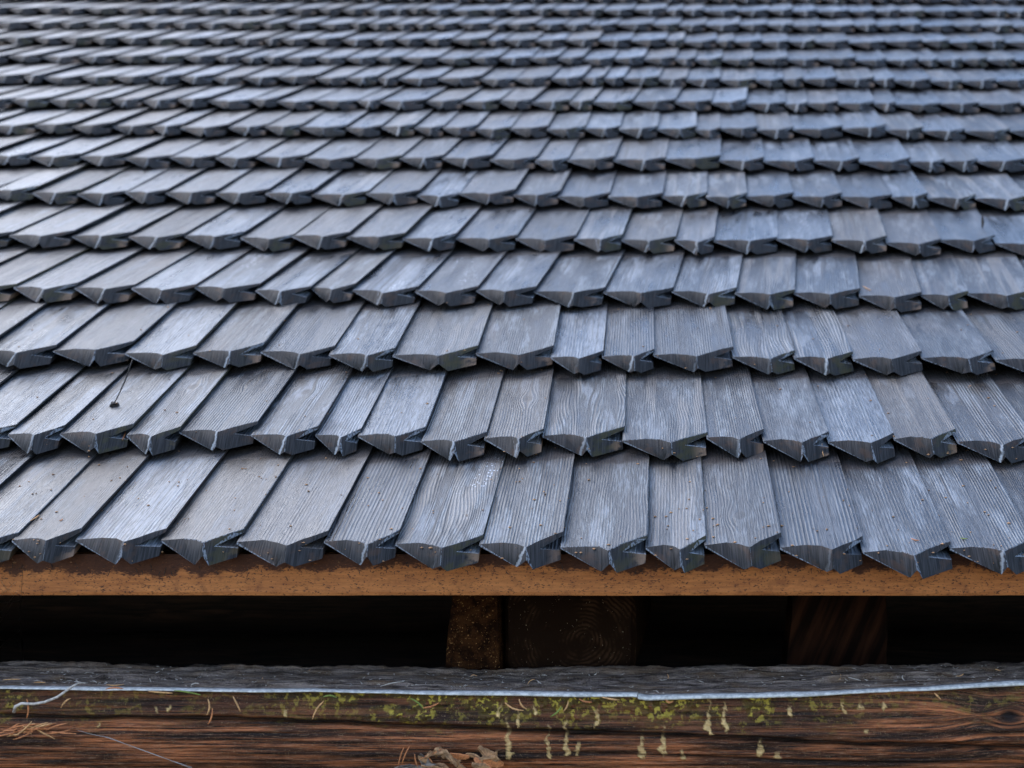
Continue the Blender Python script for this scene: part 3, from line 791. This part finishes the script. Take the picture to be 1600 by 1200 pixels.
# needles on the grey top of the log
rt = random.Random(21)
for (px, py, ln, ang) in [(18, 1065, .022, 5), (62, 1070, .014, 178), (408, 1064, .010, 80), (180, 1072, .022, 3), (305, 1072, .010, 20), (612, 1072, .030, 25), (830, 1068, .016, 60), (842, 1068, .012, 125), (1043, 1060, .014, 95), (1312, 1060, .016, 78),
                          (1412, 1062, .014, 92), (1097, 1070, .014, 135), (1300, 1055, .010, 100), (480, 1050, .008, 30), (1335, 1064, .018, 150), (1165, 1052, .010, 60), (740, 1060, .009, 10), (930, 1055, .009, 70), (1500, 1058, .012, 30), (1560, 1050, .01, 140)]:
    s = spot(px, py, 1.86)
    zt_ = 0
    for Yt in np.linspace(YB, YF, 40):
        s = spot(px, py, Yt)
        if s.z >= beam_top_z(s.x, Yt): break
    a = R(ang)
    d = Vector((math.cos(a) * ln, math.sin(a) * ln * .8, math.sin(a) * ln * .35))
    c = Vector((s.x, s.y, beam_top_z(s.x, s.y) + 0.003))
    needle('needle', c - d / 2, c + d / 2, rt.choice([M_TAN, M_TAN, M_PALE]), 'dry tan conifer needle lying on the grey top of the log', 'needle', 'needles on top of the log', rt.uniform(-.002, .002))
# needles stuck to the brown front of the log
for (x0, y0, x1, y1, mi) in [(232, 1080, 270, 1083, 0), (272, 1079, 314, 1086, 1), (364, 1088, 376, 1112, 0), (332, 1107, 325, 1132, 2), (325, 1092, 323, 1118, 0), (506, 1095, 488, 1124, 0), (165, 1077, 192, 1076, 2),
                             (660, 1106, 686, 1098, 2), (641, 1091, 662, 1108, 1), (789, 1098, 818, 1110, 0), (811, 1092, 823, 1108, 0), (880, 1112, 888, 1095, 0), (905, 1092, 925, 1097, 2), (940, 1089, 968, 1094, 0), (860, 1120, 878, 1104, 1),
                             (505, 1089, 526, 1090, 1), (1460, 1083, 1470, 1093, 0), (42, 1122, 42, 1092, 2), (95, 1106, 110, 1091, 0), (1040, 1093, 1052, 1096, 2)]:
    yv = YF - 0.0150
    a = spot(x0, y0, yv); b = spot(x1, y1, yv)
    needle('needle', a, b, (M_TAN, M_GREENN, M_RUST)[mi], ('tan needle stuck to the brown front of the log', 'greenish needle stuck to the mossy front of the log', 'rusty needle stuck to the brown front of the log')[mi], 'needle',
           ('tan needles on the log front', 'greenish needles on the log front', 'rusty needles on the log front')[mi], rt.uniform(-.003, .003), 0.0012)
# pale twig hanging over the left end of the strip
pts = [spot(a, b, YF - 0.012 - c) for a, b, c in ((22, 1113, .004), (24, 1104, .006), (34, 1099, .007), (52, 1100, .007), (70, 1097, .008), (90, 1089, .006), (108, 1076, .004), (122, 1067, -.004), (136, 1067, -.02))]
tag(link_mesh('twig', tube_mesh('twig', pts, [.0022, .0020, .0019, .0018, .0018, .0017, .0016, .0014, .001], 7), M_PALE), 'pale knobbly twig curling over the front edge of the log', 'twig')
# tuft of rusty needles caught on the log at the lower left
pile = bpy.data.objects.new('needle_clump', None); COL.objects.link(pile)
tag(pile, 'clump of rusty needles caught on the log front, lower left', 'needle clump')
pile.location = spot(60, 1150, YF - 0.012)
rp = random.Random(8)
for i in range(26):
    cx = rp.uniform(-8, 118); cy = 1146 + (rp.random() - .5) * 14 - 6 * math.sin(cx / 40)
    ln = rp.uniform(14, 44); an = R(rp.gauss(-8, 14))
    a = spot(cx - ln / 2 * math.cos(an), cy - ln / 2 * math.sin(an), YF - rp.uniform(.015, .022)); b = spot(cx + ln / 2 * math.cos(an), cy + ln / 2 * math.sin(an), YF - rp.uniform(.015, .024))
    pts, rads = curved(a, b, rp.uniform(-.002, .002), 5, .0011)
    o = link_mesh('needle', tube_mesh('needle', [p - pile.location for p in pts], rads), rp.choice([M_RUST, M_RUST, M_TAN]), pile)
# brown chip and curled leaf at the bottom edge
def lump(name, c, sx, sy, sz, seed, mat, label, cat, flat=.82):
    bm = bmesh.new(); bmesh.ops.create_icosphere(bm, subdivisions=3, radius=1)
    for v in bm.verts:
        n = v.co.normalized(); d = 1 + (.35 if flat < 1 else .9) * mnoise.noise(n * 1.6 + Vector((seed, 0, 0))) + .12 * mnoise.noise(n * 5 + Vector((0, seed, 0)))
        q = n * d
        q = Vector((max(-flat, min(flat, q.x)), q.y, max(-flat * .86, min(flat * .86, q.z))))
        v.co = Vector((q.x * sx, q.y * sy, q.z * sz))
    me = bpy.data.meshes.new(name); bm.to_mesh(me); bm.free()
    o = link_mesh(name, me, mat); o.location = c; tag(o, label, cat); return o
def shards(name, c, n, wx, wz, ln, mats, label, cat, seed):
    rs = random.Random(seed)
    root = bpy.data.objects.new(name, None); COL.objects.link(root); root.location = c
    tag(root, label, cat)
    for i in range(n):
        L_ = ln * rs.uniform(.45, 1.2); W_s = L_ * rs.uniform(.16, .42); T_ = rs.uniform(.0010, .0024)
        m = 7; ring = []
        for q in range(m):
            t_ = q / (m - 1)
            hw = W_s * .5 * (1 - abs(2 * t_ - 1) ** 2.2 * rs.uniform(.4, .9)) * rs.uniform(.65, 1.15)
            bend = .14 * L_ * math.sin(math.pi * t_) * (1 if i % 2 else -.5)
            ring.append([Vector((L_ * (t_ - .5), bend + d_ * T_, s_ * hw + rs.uniform(-.0006, .0006))) for s_, d_ in ((-1, -1), (1, -1), (1, 1), (-1, 1))])
        V = [v for r4_ in ring for v in r4_]
        Fs = [(q * 4 + j, q * 4 + (j + 1) % 4, q * 4 + 4 + (j + 1) % 4, q * 4 + 4 + j) for q in range(m - 1) for j in range(4)] + [(3, 2, 1, 0), tuple(m * 4 - 4 + j for j in range(4))]
        o = link_mesh('splinter', mesh_from('splinter', V, Fs), rs.choice(mats), root)
        o.location = (rs.uniform(-wx, wx), rs.uniform(-.008, .004), rs.uniform(-wz, wz))
        o.rotation_euler = (rs.uniform(-.7, .7), rs.gauss(.35, .5), rs.uniform(-.5, .5))
shards('bark_fragment', spot(664, 1196, YF - 0.010), 9, .026, .008, .040, [M_STONE, M_STONE, M_LEAF], 'grey-brown splintered bark caught on the log at the bottom edge', 'bark', 3)
shards('dry_leaf', spot(744, 1188, YF - 0.010), 13, .026, .009, .030, [M_LEAF, M_LEAF, M_RUST], 'torn curled brown leaf scraps right of the grey splintered bark', 'leaf', 12)
def leaf(c, ln, wd_, seed, label, mat):
    nu, nv = 22, 9; V = []
    rl = random.Random(seed)
    for i in range(nu):
        t = i / (nu - 1)
        for j in range(nv):
            s = j / (nv - 1) * 2 - 1
            hw = wd_ * math.sin(math.pi * min(1, max(.04, t))) ** .7 * (1 + .25 * mnoise.noise(Vector((t * 7, s * 2, seed))))
            a = s * 1.25
            V.append((ln * (t - .5), -0.012 * math.cos(a) + .006 * mnoise.noise(Vector((t * 5, s * 3, seed + 4))), hw * math.sin(a) - .012 * (t - .5) ** 2 * 4 - ln * .3 * (t - .5) + .004 * mnoise.noise(Vector((t * 8, s * 4, seed)))))
    Fs = [(i * nv + j, (i + 1) * nv + j, (i + 1) * nv + j + 1, i * nv + j + 1) for i in range(nu - 1) for j in range(nv - 1)]
    me = mesh_from('dry_leaf', V, Fs)
    o = link_mesh('dry_leaf', me, mat); o.location = c
    md = o.modifiers.new('thick', 'SOLIDIFY'); md.thickness = .0008
    for p in me.polygons: p.use_smooth = True
    tag(o, label, 'leaf')
leaf(spot(692, 1174, YF - .022), .040, .006, 5, 'narrow brown dry leaf lying across the splintered bark', M_LEAF)
for (x0, y0, x1, y1) in [(631, 1168, 622, 1198), (648, 1178, 653, 1199), (656, 1186, 690, 1170), (640, 1166, 628, 1194), (676, 1192, 664, 1180)]:
    needle('needle', spot(x0, y0, YF - .033), spot(x1, y1, YF - .03), M_RUST, 'rusty needle on the splintered bark at the bottom edge', 'needle', 'needles on the splintered bark', .001, .0009)
# spider silk drooping along the log and cobweb at the left
web = []
def silk(name, lines, label, rad=.00022, obj_cat='cobweb'):
    V = []; Fs = []
    for pts in lines:
        b = len(V); n = len(pts)
        for p in pts:
            for j in range(4):
                an = math.pi / 2 * j
                V.append(Vector(p) + Vector((math.cos(an), 0, math.sin(an))) * rad)
        for i in range(n - 1):
            for j in range(4):
                a = b + i * 4 + j; c = b + i * 4 + (j + 1) % 4
                Fs.append((a, c, c + 4, a + 4))
    o = link_mesh(name, mesh_from(name, V, Fs), M_WEB); tag(o, label, obj_cat)
def sag(a, b, s, n=9):
    a = Vector(a); b = Vector(b)
    return [a.lerp(b, i / (n - 1)) + Vector((0, 0, -s * math.sin(math.pi * i / (n - 1)))) for i in range(n)]
YW = 1.80
W_ = lambda x, y: spot(x, y, YW)
silk('cobweb', [sag(W_(36, 885), W_(31, 960), .001), sag(W_(31, 960), W_(37, 1036), -.001), sag(W_(-20, 958), W_(30, 968), .002), sag(W_(-10, 986), W_(20, 940), .002), sag(W_(0, 930), W_(24, 910), .001), sag(W_(-15, 940), W_(30, 938), .002),
                sag(W_(-15, 995), W_(10, 1001), .001), sag(W_(10, 1001), W_(31, 985), .001), sag(W_(-20, 975), W_(26, 925), .003), sag(W_(10, 1001), W_(-10, 1020), .001), sag(W_(0, 905), W_(20, 930), .001)],
     'thin cobweb threads hanging from the eave board at the left edge')
silk('spider_thread', [sag(spot(122, 1141, YF - .012), spot(170, 1152, YF - .014), .001), sag(spot(170, 1152, YF - .014), spot(300, 1199, YF - .016), .001), sag(spot(160, 1150, YF - .014), spot(300, 1201, YF - .016), -.001)],
     'pale spider thread slanting down across the log, lower left', .00026, 'spider thread')

# loose things on the shingles
def roof_pt(px, py, lift=0.0):
    """point on the shingle surface seen at a photograph pixel"""
    dg = bpy.context.evaluated_depsgraph_get()
    o0 = Vector((0, 0, ZC)); d = (spot(px, py, 2.0) - o0).normalized()
    ok, loc, nrm, idx, ob, mt = S.ray_cast(dg, o0, d)
    return loc + nrm * lift if ok else None
bpy.context.view_layer.update()
tw = bpy.data.objects.new('leaf_stalk', None)
a = roof_pt(178, 634, .002); b = spot(207, 562, a.y + .012)
b = Vector((b.x, b.y, b.z))
pts, rads = curved(a, b, .002, 7, .0011, .7)
tag(link_mesh('leaf_stalk', tube_mesh('leaf_stalk', pts, rads), M_DARKN), 'thin dark leaf stalk standing up from a shingle, left', 'stalk')
lump('leaf_scrap', roof_pt(178, 632, .002), .0075, .004, .005, 9.0, M_DARKN, 'small black leaf scrap at the foot of the dark stalk', 'leaf scrap', 3.0)
a = roof_pt(1535, 357, .001)
pts, rads = curved(a, a + Vector((0, .002, .026)), .001, 5, .0032, .4)
tag(link_mesh('twig', tube_mesh('twig', pts, rads), M_DARKN), 'short dark twig standing upright on a shingle, upper right', 'twig')
for (x0, y0, x1, y1, m, lab) in [(1424, 843, 1436, 846, M_RUST, 'red-brown needle lying on a shingle tip of the lowest course, right'), (1500, 842, 1512, 843, M_GREENN, 'short green needle between two shingle tips, lower right'),
                                 (1339, 823, 1348, 851, M_DARKN, 'long black needle on a shingle of the lowest course, right'), (46, 815, 62, 806, M_TAN, 'tan needle beside a shingle edge, lower left'),
                                 (93, 815, 99, 812, M_RUST, 'short rusty needle on a shingle, lower left'), (191, 688, 196, 676, M_RUST, 'rusty needle sticking out between two shingles, left'),
                                 (1284, 694, 1286, 714, M_TAN, 'pale needle hanging at a shingle tip, right'), (1348, 448, 1362, 455, M_TAN, 'tan needle below a shingle tip, upper right')]:
    a = roof_pt(x0, y0, .0015); b = roof_pt(x1, y1, .0015)
    if a and b and (a - b).length < .08: needle('needle', a, b, m, lab, 'needle', None, .0008, .0008)
# little crumbs and scales of bark lodged between the shingles: uncountable
rc = random.Random(77); V = []; Fs = []
spots_ = []
for k in range(330):
    spots_.append((rc.uniform(0, 1600), rc.choice([rc.uniform(470, 880), rc.uniform(700, 880)])))
for (px, py) in spots_:
    loc = roof_pt(px, py, 0.0006)
    if loc is None or loc.y > 3.2 or loc.z < O0.z - .03: continue
    s = rc.uniform(.0007, .0021)
    b = len(V)
    for (x, y, z) in ((-1, 0, 0), (1, 0, 0), (0, -1, 0), (0, 1, 0), (0, 0, .6), (0, 0, -.6)):
        V.append(loc + Vector((x * s * rc.uniform(.5, 2), y * s, z * s)))
    Fs += [tuple(b + i for i in f) for f in ((0, 2, 4), (2, 1, 4), (1, 3, 4), (3, 0, 4), (2, 0, 5), (1, 2, 5), (3, 1, 5), (0, 3, 5))]
tag(link_mesh('bark_crumbs', mesh_from('bark_crumbs', V, Fs), M_LEAF), 'tiny brown crumbs of bark scattered over the shingles', 'crumbs', kind='stuff')
# dark wisps of wet litter hanging at the top of the eave board
V = []; Fs = []
for k in range(120):
    px = rc.uniform(-30, 1640); py = rc.uniform(878, 893); ln = abs(rc.gauss(0, 5)) + 2
    a = spot(px, py, BY - .002); b_ = spot(px + rc.uniform(-5, 5), py + ln, BY - .0025)
    pts, rads = curved(a, b_, rc.uniform(-.002, .002), 4, .0005)
    m_ = tube_mesh('tmp', pts, rads, 4); b = len(V)
    V += [v.co.copy() for v in m_.vertices]; Fs += [tuple(b + i for i in p.vertices) for p in m_.polygons]; bpy.data.meshes.remove(m_)
tag(link_mesh('wet_litter', mesh_from('wet_litter', V, Fs), M_DARKN), 'dark wet litter fringe along the top of the orange eave board', 'litter', kind='stuff')
# fine litter on the grey top of the log
V = []; Fs = []
for k in range(520):
    x = rc.uniform(-1.0, .6); y = rc.uniform(YF + .006, YB); z = beam_top_z(x, y) + .0015
    ln = rc.uniform(.002, .008); an = rc.uniform(0, 6.28)
    d = Vector((math.cos(an) * ln, math.sin(an) * ln, rc.uniform(-.1, .5) * ln))
    pts, rads = curved(Vector((x, y, z)) - d / 2, Vector((x, y, z)) + d / 2, rc.uniform(-.001, .001), 3, rc.uniform(.0003, .0006))
    m_ = tube_mesh('tmp', pts, rads, 4); b = len(V)
    V += [v.co.copy() for v in m_.vertices]; Fs += [tuple(b + i for i in p.vertices) for p in m_.polygons]; bpy.data.meshes.remove(m_)
tag(link_mesh('fine_litter', mesh_from('fine_litter', V, Fs), M_PALE), 'fine pale litter strewn over the grey top of the log', 'litter', kind='stuff')

# several needles look alike: say which one by its order from the left
ORD = 'leftmost second third fourth fifth sixth seventh eighth ninth tenth eleventh twelfth thirteenth fourteenth fifteenth sixteenth seventeenth eighteenth nineteenth twentieth'.split()
TXT = {'needles on top of the log': 'dry needle%s lying on the grey top of the log', 'tan needles on the log front': 'tan needle%s stuck to the brown front of the log',
       'greenish needles on the log front': 'greenish needle%s stuck to the mossy log front', 'rusty needles on the log front': 'rusty needle%s stuck to the brown log front',
       'needles on the splintered bark': 'rusty needle%s on the splintered bark at the bottom edge'}
for g_, txt in TXT.items():
    obs = [o for o in S.objects if o.get('group') == g_]
    obs.sort(key=lambda o: sum(v.co.x for v in o.data.vertices) / len(o.data.vertices))
    for i, o in enumerate(obs):
        o['label'] = (ORD[i] + ' ' if i == 0 else ORD[i] + ' ') + txt % ('' if i == 0 else ' from the left')
